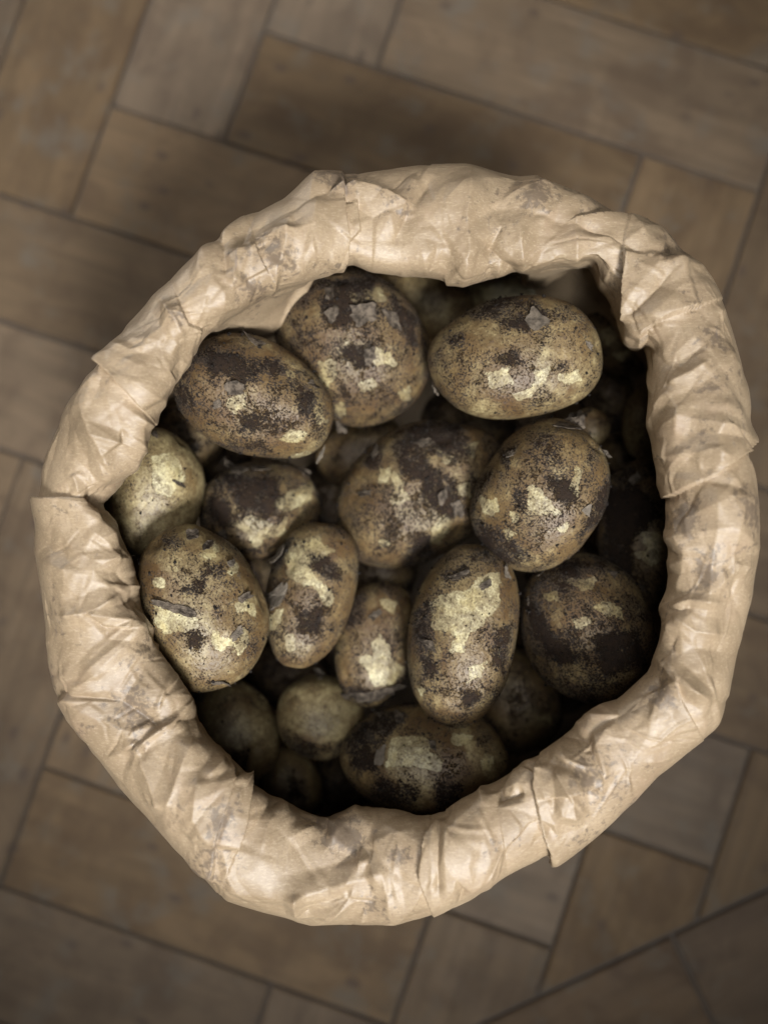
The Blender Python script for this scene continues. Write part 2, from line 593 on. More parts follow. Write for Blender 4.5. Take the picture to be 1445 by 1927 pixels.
def facets(spacing, amp, seed, aniso=1.0):
    """crumple: random heights joined by flat triangles, sharp creases in between"""
    r = np.random.default_rng(seed)
    n = int(86 * 20 / (spacing * spacing * aniso))
    ps = r.uniform(0, 86, n)
    pv = r.uniform(-7, 13.5, n)
    ph = r.normal(0, amp, n)
    A, B, H = [], [], []
    for sh in (-86, 0, 86):
        k = (ps + sh > -8) & (ps + sh < 94)
        A.append(ps[k] + sh)
        B.append(pv[k])
        H.append(ph[k])
    A, B, H = map(np.concatenate, (A, B, H))
    # shear so that creases run diagonally over the roll
    res = delaunay_2d_cdt([Vector((a / aniso + 0.25 * b, b)) for a, b in zip(A, B)], [], [], 0, 1e-6)
    vs_, tris = res[0], res[2]
    orig = res[3]
    hh = np.array([H[o[0]] if o else 0 for o in orig])
    vv = np.array([[p.x, p.y] for p in vs_])
    out = np.zeros((NV, NU))
    SX = S[None, :] / aniso + 0.25 * vidx[:, None]
    for t in tris:
        p = vv[list(t)]
        jm = np.where((vidx >= p[:, 1].min() - .05) & (vidx <= p[:, 1].max() + .05))[0]
        if len(jm) == 0:
            continue
        lo_s = (p[:, 0].min() - 0.25 * vidx[jm].max()) * aniso
        hi_s = (p[:, 0].max() - 0.25 * vidx[jm].min()) * aniso
        i0, i1 = max(0, int(lo_s / 86 * NU) - 1), min(NU, int(hi_s / 86 * NU) + 2)
        if i1 <= i0:
            continue
        x = SX[jm[0]:jm[-1] + 1, i0:i1]
        y = np.broadcast_to(vidx[jm[0]:jm[-1] + 1, None], x.shape)
        (x0, y0), (x1, y1), (x2, y2) = p
        d = (y1 - y2) * (x0 - x2) + (x2 - x1) * (y0 - y2)
        if abs(d) < 1e-9:
            continue
        a = ((y1 - y2) * (x - x2) + (x2 - x1) * (y - y2)) / d
        b = ((y2 - y0) * (x - x2) + (x0 - x2) * (y - y2)) / d
        c = 1 - a - b
        m_ = (a >= -1e-6) & (b >= -1e-6) & (c >= -1e-6)
        sub = out[jm[0]:jm[-1] + 1, i0:i1]
        h = hh[list(t)]
        sub[m_] = (a * h[0] + b * h[1] + c * h[2])[m_]
    return out


def blur2(a, k):
    for _ in range(k):
        a = (a + np.roll(a, 1, 1) + np.roll(a, -1, 1)) / 3
        b = a.copy()
        b[1:-1] = (a[:-2] + a[1:-1] + a[2:]) / 3
        a = b
    return a


def polyline_dist(PX, pts):
    """distance to a polyline, fraction along it and side (+ = right of travel in the picture)"""
    pts = np.array(pts, float)
    seg = np.linalg.norm(np.diff(pts, axis=0), axis=1)
    cum = np.r_[0, np.cumsum(seg)]
    best = np.full(PX.shape[:-1], 1e9)
    frac = np.zeros_like(best)
    side = np.zeros_like(best)
    for i in range(len(pts) - 1):
        a, b = pts[i], pts[i + 1]
        ab = b - a
        t = np.clip(((PX - a) @ ab) / (ab @ ab), 0, 1)
        d = PX - (a + t[..., None] * ab)
        dist = np.hypot(d[..., 0], d[..., 1])
        cr = ab[0] * (PX[..., 1] - a[1]) - ab[1] * (PX[..., 0] - a[0])
        m_ = dist < best
        best[m_] = dist[m_]
        frac[m_] = ((cum[i] + t * seg[i]) / cum[-1])[m_]
        side[m_] = np.sign(cr)[m_]
    return best, frac, side


D = np.zeros((NV, NU))
# overlapping folds: (points, height mm, decay px on the raised side, dip mm on the other, side)
STEPS = [
    ([(40,935),(110,936),(160,942),(205,958)], 2.6, 120, 2.6, 1),
    ([(176,676),(215,705),(240,735),(266,770)], 3.0, 110, 2.2, -1),
    ([(646,318),(652,400),(658,455),(654,482),(636,515)], 2.6, 110, 1.6, 1),
    ([(1440,820),(1390,855),(1345,895),(1290,920),(1240,942)], 3.0, 150, 1.4, 1),
    ([(1176,462),(1170,524),(1177,610)], 4.5, 80, 3.5, -1),
    ([(1205,660),(1214,619),(1256,596),(1318,576)], 4.0, 75, 2.2, -1),
    ([(1012,1430),(1002,1480),(1015,1540),(1030,1600),(1048,1640)], 3.4, 120, 1.6, -1),
    ([(834,1536),(800,1574),(788,1650),(816,1726)], 2.4, 80, 1.6, -1),
    ([(461,1462),(462,1540),(458,1566),(446,1600)], 5.0, 70, 4.0, 1),
    ([(427,1440),(422,1500),(410,1570),(410,1648)], 2.4, 55, 1.6, 1),
    ([(172,1149),(195,1177),(246,1184)], 2.2, 50, 1.2, -1),
    ([(338,572),(356,612),(384,622)], 2.2, 50, 1.6, 1),
    ([(673,370),(679,431),(660,456)], 1.8, 45, 1.2, 1),
    ([(480,455),(493,492),(503,508)], 2.4, 45, 1.6, 1),
    ([(1270,1275),(1282,1315),(1314,1376)], 2.4, 60, 1.8, 1),
]
RIDGES = [  # (points, height mm, half width px)
    ([(818,318),(764,407),(738,470)], -1.8, 30),
    ([(1345,905),(1344,1000),(1338,1100),(1330,1180)], 1.8, 40),
    ([(889,330),(875,407),(881,465),(870,536)], 2.8, 46),
    ([(787,319),(752,407)], 1.6, 24),
    ([(1010,350),(975,425),(986,512)], 2.2, 36),
    ([(1085,388),(1085,500)], 2.4, 38),
    ([(910,460),(975,518)], -1.6, 18),
    ([(1258,728),(1290,706),(1330,682)], 2.2, 30),
    ([(1358,746),(1341,822),(1345,892)], 2.6, 45),
    ([(1269,697),(1326,648)], -2.0, 26),
    ([(1178,601),(1220,560),(1266,508)], -2.4, 30),
    ([(1256,728),(1279,772),(1275,830)], 2.0, 34),
    ([(1245,440),(1235,500),(1290,490)], 2.0, 36),
    ([(1230,1232),(1273,1285),(1330,1310)], 2.6, 30),
    ([(555,1672),(559,1724)], 2.0, 22),
    ([(690,1524),(645,1556),(622,1600)], 2.6, 44),
    ([(740,1636),(620,1668),(555,1682),(510,1688)], 2.4, 38),
    ([(362,1383),(345,1430),(320,1527)], 2.6, 32),
    ([(258,1418),(280,1455),(315,1522)], 2.4, 28),
    ([(222,1418),(260,1393),(352,1343)], 2.0, 26),
    ([(370,1445),(371,1530),(402,1575)], 2.0, 30),
    ([(118,1158),(172,1149),(220,1120)], 2.8, 30),
    ([(166,992),(197,1021),(224,1074)], 2.2, 36),
    ([(165,758),(180,815),(203,887),(218,930)], 2.6, 34),
    ([(133,888),(149,934)], 1.8, 22),
    ([(266,762),(243,862),(226,905)], 1.6, 30),
    ([(541,420),(537,458),(520,500)], 2.8, 34),
    ([(413,440),(426,516)], -2.2, 30),
    ([(452,450),(437,541)], 2.6, 30),
    ([(600,365),(590,440),(560,505)], 1.8, 40),
    ([(300,560),(330,600),(345,640)], 2.0, 30),
    ([(930,1500),(985,1490)], -2.2, 20),
    ([(1040,1445),(1075,1500),(1083,1555)], 2.4, 34),
    ([(829,1550),(824,1680)], -1.6, 13),
    ([(1150,1345),(1120,1400),(1150,1480)], 1.6, 50),
    ([(1265,960),(1290,1040),(1262,1120)], 1.6, 40),
    ([(1390,900),(1375,1000),(1392,1120)], 1.8, 36),
    ([(1250,1150),(1310,1190),(1380,1200)], 2.0, 30),
    ([(200,1260),(150,1290),(110,1260)], 1.6, 40),
    ([(520,1560),(560,1600),(600,1660)], -1.2, 60),
    ([(700,1560),(720,1620),(735,1735)], 1.4, 30),
    ([(900,1560),(880,1620),(885,1680)], 1.2, 44),
]


def sm(x):
    x = np.clip(x, 0, 1)
    return x * x * (3 - 2 * x)


base_dome = np.zeros(NV, bool)
base_dome[NV_O - 12:] = True
for pts, h, dec, dip, sd in STEPS:
    d, f, side = polyline_dist(PXG, pts)
    fade = sm(f / 0.10) * sm((1 - f) / 0.10) * 0.8 + 0.2
    on = (side * sd) > 0
    endcut = np.exp(-np.maximum(0, d - dec * 1.5) / 20)
    D += np.where(on, h * np.exp(-(d / dec) ** 1.3), -0.45 * dip * np.exp(-(d / 40.0))) * fade * endcut * base_dome[:, None]
for pts, h, wd in RIDGES:
    d, f, side = polyline_dist(PXG, pts)
    fade = sm(f / 0.2) * sm((1 - f) / 0.2) * 0.75 + 0.25
    x = np.clip(1 - d / wd, 0, 1)
    D += 1.5 * h * (0.65 * x + 0.35 * x * x) * fade * base_dome[:, None]
# creases that run across the roll, each a sharp crest with a softer trough beside it
GRID = np.stack(np.broadcast_arrays(S[None, :], vidx[:, None]), -1)
rc = np.random.default_rng(21)
for q_ in range(230):
    s0, v0 = rc.uniform(0, 86), rc.uniform(0.3, 6.2)
    an = math.pi / 2 + rc.normal(0, 0.55)
    ln_ = rc.uniform(0.7, 2.3)
    hh_ = rc.uniform(0.6, 2.1)
    wd_ = rc.uniform(0.28, 0.75)
    kink = rc.normal(0, 0.35)
    if q_ >= 95:                      # hairline creases
        hh_, wd_, an, ln_ = rc.choice((-1, 1)) * rc.uniform(0.22, 0.55), rc.uniform(0.10, 0.20), rc.uniform(0, math.pi), rc.uniform(0.5, 1.6)
    p0 = np.array([s0, v0])
    p1 = p0 + ln_ * np.array([math.cos(an), math.sin(an)])
    p2 = p1 + ln_ * 0.8 * np.array([math.cos(an + kink), math.sin(an + kink)])
    lo_, hi_ = s0 - 5.5, s0 + 5.5
    cols = np.where(((S - s0 + 43) % 86 - 43 > -5.5) & ((S - s0 + 43) % 86 - 43 < 5.5))[0]
    g = GRID[:, cols].copy()
    g[..., 0] = s0 + ((g[..., 0] - s0 + 43) % 86 - 43)
    d, f, side = polyline_dist(g, [p0, p1, p2])
    fade = sm(f / 0.3) * sm((1 - f) / 0.3) * 0.8 + 0.2
    x = np.clip(1 - d / wd_, 0, 1)
    x2 = np.clip(1 - d / (wd_ * 2.2), 0, 1)
    asym = np.where(side > 0, 0.0, -0.55 * x2 * (1 - x))
    D[:, cols] += hh_ * (x + asym) * fade * (vis * base_dome)[:, None]
F1 = facets(2.6, 3.2, 3, 0.8)
F2 = facets(1.25, 1.15, 5, 0.8)
F3 = facets(0.5, 0.15, 9, 0.9)
crumple = 0.45 + 0.75 * sm(0.5 + 0.9 * (np.sin(TH * 5 + 1.0) * 0.5 + np.sin(TH * 3 + 4.0) * 0.5))[None, :]
D += F1 * vis[:, None] + F2 * crumple * vis[:, None] + F3 * crumple * vis[:, None]
V2 = V + N0 * (D * 0.001)[..., None]
# the cut edge of the outer hem waves a little
for j in range(NV_O):
    f = 1 - j / NV_O
    V2[j, :, 2] -= f * 0.006 * np.sin(TH * 7 + 1)
idx = np.arange(NV * NU).reshape(NV, NU)
Fq = np.stack([idx[:-1], np.roll(idx, -1, 1)[:-1], np.roll(idx, -1, 1)[1:], idx[1:]], -1).reshape(-1, 4)
if sgn > 0:
    Fq = Fq[:, ::-1] if False else Fq
cuff_me = mesh_np('rolled_cuff', V2.reshape(-1, 3), Fq)
SMUDGE = [(640,345,30),(520,470,45),(470,545,30),(340,600,30),(760,385,40),(870,430,25),(1010,370,30),(1120,400,30),(1260,470,35),(1300,560,40),
          (1340,640,30),(1330,730,25),(1290,960,45),(1400,960,45),(1330,1080,40),(1380,1130,40),(1250,1300,35),(1150,1410,60),(1110,1470,55),(1170,1490,35),(1230,1440,30),
          (930,1590,35),(760,1610,30),(700,1700,38),(620,1545,25),(640,1585,40),(380,1620,50),(300,1570,40),(330,1540,35),(250,1340,45),(150,1380,35),(100,1270,25),(420,1540,25),(970,1590,26),(210,720,20)]
smg = np.zeros((NV, NU))
for x, y, r_ in SMUDGE:
    smg = np.maximum(smg, np.exp(-((PXG[..., 0] - x) ** 2 + (PXG[..., 1] - y) ** 2) / (r_ * r_)))
fattr(cuff_me, 'smudge', smg.ravel())

sack = bpy.data.objects.new('paper_sack', None)
COL.objects.link(sack)
sack_c = np.array([cen3[0], cen3[1], 0.0])
sack.location = sack_c
tag(sack, 'brown kraft paper sack with crumpled rolled-down rim, standing open on the parquet', 'paper sack')


def sack_part(name, me):
    me.transform(Matrix.Translation(Vector(-sack_c)))
    return add_obj(name, me, M_PAPER, sack)


sack_part('rolled_cuff', cuff_me)
# wall of the sack from inside the roll down to the floor
NW, NH = 420, 90
thw = np.linspace(0, 2 * math.pi, NW, endpoint=False)
mid_u = (np.arange(NW) * NU / NW).astype(int)
topw = inner_pt[mid_u] * 0.45 + outer_pt[mid_u] * 0.55
radw = rad[mid_u]
Wv = np.zeros((NH, NW, 3))
r_top = np.linalg.norm((topw - cen3)[:, :2], axis=1)
fold = np.random.default_rng(4)
ph = fold.uniform(0, 6.28, 12)
for j in range(NH):
    f = j / (NH - 1)
    z = (ZC - 0.022) * (1 - f)
    bulge = 0.012 * math.sin(min(1, f * 1.15) * math.pi)
    wr = sum(0.0011 * np.sin(thw * (5 + 3 * k) + ph[k] + f * (3 + k)) for k in range(8)) * min(1, f * 4)
    r_here = r_top * (1 - f) + 0.145 * f + bulge + wr
    Wv[j] = np.c_[cen3[0] + radw[:, 0] * r_here, cen3[1] + radw[:, 1] * r_here, np.full(NW, z)]
idx = np.arange(NH * NW).reshape(NH, NW)
Fw = np.stack([idx[:-1], np.roll(idx, -1, 1)[:-1], np.roll(idx, -1, 1)[1:], idx[1:]], -1).reshape(-1, 4)
wall_me = mesh_np('sack_wall', Wv.reshape(-1, 3), Fw)
sack_part('sack_wall', wall_me)
base_me = bpy.data.meshes.new('sack_base')
base_me.from_pydata([tuple(p) for p in (Wv[-1] + np.array([0, 0, 0.003]))], [], [tuple(range(NW))])
sack_part('sack_base', base_me)

# ------------------------------------------------------------------ potatoes
# name key, centre px, half axes px, angle deg (picture, clockwise), nearest depth m, dirt, bare, label
POT = [  # deep gap potatoes: near-full dirt also paints in the black shade between neighbours
 ('c', 966, 674, 161, 113, -6, 0.385, 0.50, 0.55, 'large oval yellowish potato peppered with soil, topmost near the back rim'),
 ('a', 481, 750, 152, 109, 27, 0.385, 0.72, 0.20, 'large dark brown potato with sooty patch, under the upper left rim'),
 ('e', 1016, 934, 146, 117, -52, 0.385, 0.62, 0.35, 'mottled potato with white triangular peeled patch, right of centre'),
 ('d', 788, 927, 174, 124, -36, 0.392, 0.72, 0.25, 'long dirty potato with pale peeled notch, at the centre of the sack'),
 ('h', 382, 1140, 156, 115, 72, 0.378, 0.42, 0.45, 'golden potato with a dark strip of loose skin, against the left rim'),
 ('k', 869, 1195, 172, 101, 97, 0.388, 0.58, 0.40, 'upright long potato with big pale peeled streak, below the centre'),
 ('b', 668, 655, 152, 132, 48, 0.395, 0.80, 0.25, 'rough flaking potato with several bare patches, under the back rim'),
 ('l', 1100, 1180, 142, 122, 68, 0.395, 0.84, 0.22, 'blackish soil-caked round potato in the lower right'),
 ('i', 583, 1118, 138, 83, 104, 0.405, 0.66, 0.30, 'slim brown potato with pale band and grey skin flake, beside the golden one'),
 ('n', 799, 1435, 162, 112, 6, 0.398, 0.50, 0.45, 'broad potato lying crosswise against the front rim'),
 ('j', 703, 1210, 119, 71, 101, 0.410, 0.60, 0.35, 'small oblong potato with heart-shaped bare patch, left of the long upright one'),
 ('g', 490, 958, 117, 92, -14, 0.415, 0.76, 0.25, 'dark potato with ragged pale patch, tucked beneath the sooty one'),
 ('f', 289, 928, 122, 93, 98, 0.400, 0.10, 1.00, 'clean smooth pale potato beside the left rim'),
 ('m', 1212, 1008, 142, 88, 82, 0.410, 0.80, 0.25, 'dark soil-covered potato half hidden by the right rim'),
 ('o', 602, 1347, 82, 77, 20, 0.420, 0.12, 1.00, 'small round yellow potato in the lower middle'),
 ('p', 441, 1374, 100, 80, 70, 0.430, 0.28, 0.80, 'shaded greenish yellow potato beside the lower left rim'),
 ('q', 547, 1482, 74, 60, 88, 0.425, 0.40, 0.60, 'little dull potato at the front rim, below the small round yellow one'),
 ('r', 962, 1310, 104, 84, 60, 0.455, 0.62, 0.25, 'brown potato deep in shadow behind the long upright one'),
 ('s', 1165, 640, 78, 64, 20, 0.445, 0.62, 0.35, 'blurred grey-streaked potato at the back right corner'),
 ('u', 1232, 800, 78, 62, 82, 0.435, 0.45, 0.50, 'potato peeking out from behind the right rim'),
 ('t', 1112, 803, 37, 33, 60, 0.425, 0.60, 0.40, 'tiny marble-sized potato above the mottled one'),
 ('v', 1148, 752, 62, 54, 60, 0.47, 0.90, 0.05, 'dusky potato in the hollow right of the large yellowish one'),
 ('w', 792, 572, 100, 78, 10, 0.46, 0.42, 0.55, 'out-of-focus greyish potato behind the two back potatoes'),
 ('w2', 955, 548, 105, 62, -4, 0.47, 0.25, 0.75, 'out-of-focus yellow potato directly under the back rim'),
 ('x', 680, 850, 88, 66, -20, 0.44, 0.66, 0.10, 'brown potato sunk between the sooty and the central potatoes'),
 ('y', 348, 826, 72, 62, 40, 0.445, 0.72, 0.30, 'grey-brown potato wedged behind the clean pale one'),
 ('z', 318, 1282, 62, 55, 80, 0.43, 0.55, 0.50, 'sliver of potato between the golden one and the left rim'),
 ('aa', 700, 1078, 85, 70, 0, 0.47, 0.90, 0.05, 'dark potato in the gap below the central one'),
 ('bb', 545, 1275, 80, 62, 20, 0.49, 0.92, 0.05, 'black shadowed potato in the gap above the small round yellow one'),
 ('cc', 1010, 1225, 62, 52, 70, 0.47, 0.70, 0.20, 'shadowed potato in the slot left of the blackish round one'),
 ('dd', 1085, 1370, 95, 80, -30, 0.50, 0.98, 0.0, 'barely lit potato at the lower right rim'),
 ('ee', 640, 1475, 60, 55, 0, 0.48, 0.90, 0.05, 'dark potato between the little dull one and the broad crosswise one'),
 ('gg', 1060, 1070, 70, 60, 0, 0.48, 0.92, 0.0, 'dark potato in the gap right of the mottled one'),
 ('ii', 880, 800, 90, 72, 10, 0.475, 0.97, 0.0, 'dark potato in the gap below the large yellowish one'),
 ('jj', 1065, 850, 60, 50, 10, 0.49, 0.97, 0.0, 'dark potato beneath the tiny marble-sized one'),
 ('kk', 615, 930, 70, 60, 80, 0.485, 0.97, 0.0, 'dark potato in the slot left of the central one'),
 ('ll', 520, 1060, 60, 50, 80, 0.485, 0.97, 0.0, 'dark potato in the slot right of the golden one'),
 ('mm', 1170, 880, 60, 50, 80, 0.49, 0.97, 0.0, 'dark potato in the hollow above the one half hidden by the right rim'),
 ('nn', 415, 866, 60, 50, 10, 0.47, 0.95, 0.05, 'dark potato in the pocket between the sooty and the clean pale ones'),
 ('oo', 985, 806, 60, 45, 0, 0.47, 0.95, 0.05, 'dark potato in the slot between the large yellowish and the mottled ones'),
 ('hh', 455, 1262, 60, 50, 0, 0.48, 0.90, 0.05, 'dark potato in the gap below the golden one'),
]
PEEL = {
 'a': [[(432,748),(462,740),(460,768),(440,778),(430,765)],[(520,826),(548,810),(576,814),(574,831),(540,839)],[(546,860),(586,850),(583,862),(560,868)],[(584,763),(600,763),(614,792),(600,800)],[(528,695),(556,695),(556,712),(540,712)]],
 'b': [[(596,680),(632,678),(632,710),(618,736),(604,715)],[(673,722),(712,708),(706,726),(680,740)],[(700,652),(735,658),(744,686),(705,694)],[(658,550),(716,538),(722,566),(665,572)],[(628,657),(662,633),(656,652),(635,664)],[(746,735),(772,726),(770,752),(752,757)],[(620,760),(650,750),(655,780),(635,785)]],
 'c': [[(966,741),(990,735),(1008,715),(1003,698),(1029,694),(1026,720),(1000,746),(975,754)],[(1046,705),(1085,698),(1094,716),(1060,724)],[(915,700),(960,690),(965,725),(925,730)]],
 'd': [[(733,888),(750,893),(772,942),(755,949),(733,946),(742,920)],[(820,843),(857,860),(840,873)],[(859,914),(886,908),(886,941),(865,931)],[(813,992),(840,968),(852,985),(830,1022),(808,1026)],[(700,1008),(735,1022),(720,1034)],[(715,880),(735,880),(730,910),(712,905)],[(865,840),(900,830),(890,860)]],
 'e': [[(993,913),(1010,918),(1058,967),(1005,973),(990,950)],[(903,934),(936,938),(940,966),(910,968)],[(953,953),(977,972),(965,983)],[(1043,998),(1070,976),(1067,1002)],[(940,990),(970,1005),(955,1020)],[(1080,870),(1095,880),(1085,930),(1072,920)],[(965,1040),(990,1042),(978,1050)]],
 'f': [[(285,860),(330,848),(348,900),(322,934),(290,925)]],
 'g': [[(438,987),(470,968),(520,990),(542,968),(537,1007),(500,1012),(480,1034),(465,1005)],[(508,952),(560,918),(592,898),(588,942),(540,962)]],
 'h': [[(371,1042),(395,1036),(404,1019),(412,1032),(410,1049),(398,1054),(382,1051)],[(424,1073),(434,1070),(443,1057),(447,1070),(436,1084)],[(291,1138),(330,1153),(371,1165),(373,1180),(345,1191),(310,1194),(291,1172)],[(289,1087),(313,1090),(308,1107),(291,1107)],[(444,1136),(462,1129),(479,1132),(482,1162),(462,1151),(447,1151)],[(430,1206),(443,1194),(444,1213),(425,1224)],[(452,1181),(467,1184),(466,1216),(450,1234),(439,1225),(455,1205)],[(398,1183),(442,1208),(415,1230),(400,1205)],[(325,1070),(333,1056),(336,1075),(318,1086)]],
 'i': [[(533,1050),(560,1018),(600,1008),(632,1038),(610,1052),(580,1062),(597,1085),(622,1110),(632,1137),(613,1137),(590,1107),(568,1097),(548,1087)],[(538,1194),(551,1191),(557,1222),(545,1230)],[(503,1160),(532,1148),(522,1184),(505,1185)]],
 'j': [[(697,1213),(715,1193),(737,1220),(732,1235),(762,1260),(742,1288),(705,1292),(688,1260),(673,1245),(690,1230),(706,1240)],[(713,1128),(747,1133),(742,1157),(716,1147)]],
 'k': [[(810,1132),(840,1120),(880,1110),(900,1088),(937,1078),(940,1132),(906,1176),(882,1195),(872,1227),(848,1227),(855,1195),(813,1182)],[(931,1217),(945,1215),(941,1237)],[(785,1294),(799,1300),(790,1312)],[(880,1255),(915,1245),(905,1275),(880,1285)]],
 'l': [[(1063,1091),(1117,1088),(1120,1114),(1090,1111)],[(1018,1115),(1047,1108),(1050,1132),(1030,1137)],[(1098,1134),(1172,1138),(1173,1167),(1120,1152)],[(1073,1164),(1112,1163),(1107,1182),(1083,1182)]],
 'm': [[(1198,998),(1247,998),(1257,1052),(1225,1067),(1193,1042),(1215,1030)]],
 'n': [[(736,1390),(790,1383),(817,1400),(805,1415),(834,1430),(829,1453),(780,1442),(727,1442)],[(850,1380),(890,1385),(880,1405),(850,1400)],[(905,1420),(930,1425),(925,1455),(905,1450)]],
 's': [[(1125,620),(1150,610),(1165,640),(1140,655)],[(1150,665),(1185,660),(1170,680)]],
 'w2': [[(900,540),(1010,530),(1005,560),(910,565)]],
 'z': [[(335,1270),(362,1270),(362,1310),(340,1320)]],
}
SOIL = {
 'a': [[(438,690),(492,678),(482,717),(450,728),(423,700)],[(373,664),(520,678),(545,702),(400,694)],[(455,790),(480,785),(478,810),(458,808)],[(560,750),(590,740),(590,775),(570,775)]],
 'b': [[(600,565),(640,530),(700,530),(700,575),(650,620),(610,600)],[(740,560),(780,600),(780,650),(750,620)],[(700,650),(690,690),(670,690),(650,660)]],
 'c': [[(938,668),(973,660),(978,680),(962,692),(943,683)],[(868,592),(930,565),(1000,563),(1032,600),(990,622),(940,602)],[(850,640),(870,628),(872,645),(855,650)],[(1045,690),(1065,682),(1060,700)]],
 'd': [[(738,842),(790,800),(862,798),(884,850),(850,872),(800,842),(792,902),(760,892)],[(798,868),(850,900),(874,962),(840,974),(798,932)],[(770,1000),(805,1010),(810,1045),(770,1040)],[(690,870),(715,850),(710,880)]],
 'e': [[(893,980),(940,1000),(1002,1052),(950,1060),(903,1022)],[(1112,962),(1147,898),(1135,972),(1088,1014)],[(968,930),(992,918),(986,962),(970,957)],[(1030,900),(1070,905),(1080,945),(1045,940)],[(940,850),(965,845),(955,880)]],
 'g': [[(425,898),(525,900),(515,962),(448,952)],[(395,940),(430,950),(425,990),(400,980)]],
 'h': [[(360,1100),(388,1082),(382,1112),(343,1112)],[(392,1060),(420,1060),(412,1085),(385,1080)],[(310,1015),(335,1018),(325,1040)],[(360,1190),(385,1195),(375,1220),(355,1215)],[(400,1130),(420,1150),(405,1165)]],
 'i': [[(585,1040),(620,1055),(640,1090),(620,1090),(590,1075)],[(560,1150),(600,1150),(600,1190),(565,1185)],[(515,1040),(540,1020),(530,1060),(512,1070)]],
 'j': [[(650,1130),(690,1120),(680,1170),(650,1180)],[(640,1290),(690,1300),(730,1310),(690,1322)]],
 'k': [[(783,1150),(806,1138),(813,1190),(800,1230),(832,1272),(798,1272),(783,1220)],[(935,1188),(962,1173),(952,1262),(928,1252)],[(830,1080),(870,1065),(880,1080),(840,1100)],[(870,1300),(900,1310),(880,1330)]],
 'l': [[(990,1130),(1015,1145),(1040,1200),(1080,1240),(1050,1250),(1005,1190)],[(1120,1200),(1200,1190),(1210,1250),(1140,1270)],[(1060,1060),(1090,1055),(1085,1085),(1062,1080)]],
 'm': [[(1145,920),(1200,920),(1240,970),(1190,1000),(1180,1090),(1140,1030)]],
 'n': [[(653,1392),(720,1338),(762,1345),(722,1400),(702,1445),(665,1440)],[(718,1470),(792,1478),(772,1512),(698,1504)],[(820,1480),(870,1470),(860,1520),(820,1520)]],
 'o': [[(528,1370),(600,1402),(655,1398),(620,1434),(555,1424)]],
 'p': [[(423,1420),(472,1408),(462,1455),(428,1448)]],
 'q': [[(543,1468),(578,1466),(572,1504),(543,1498)]],
}
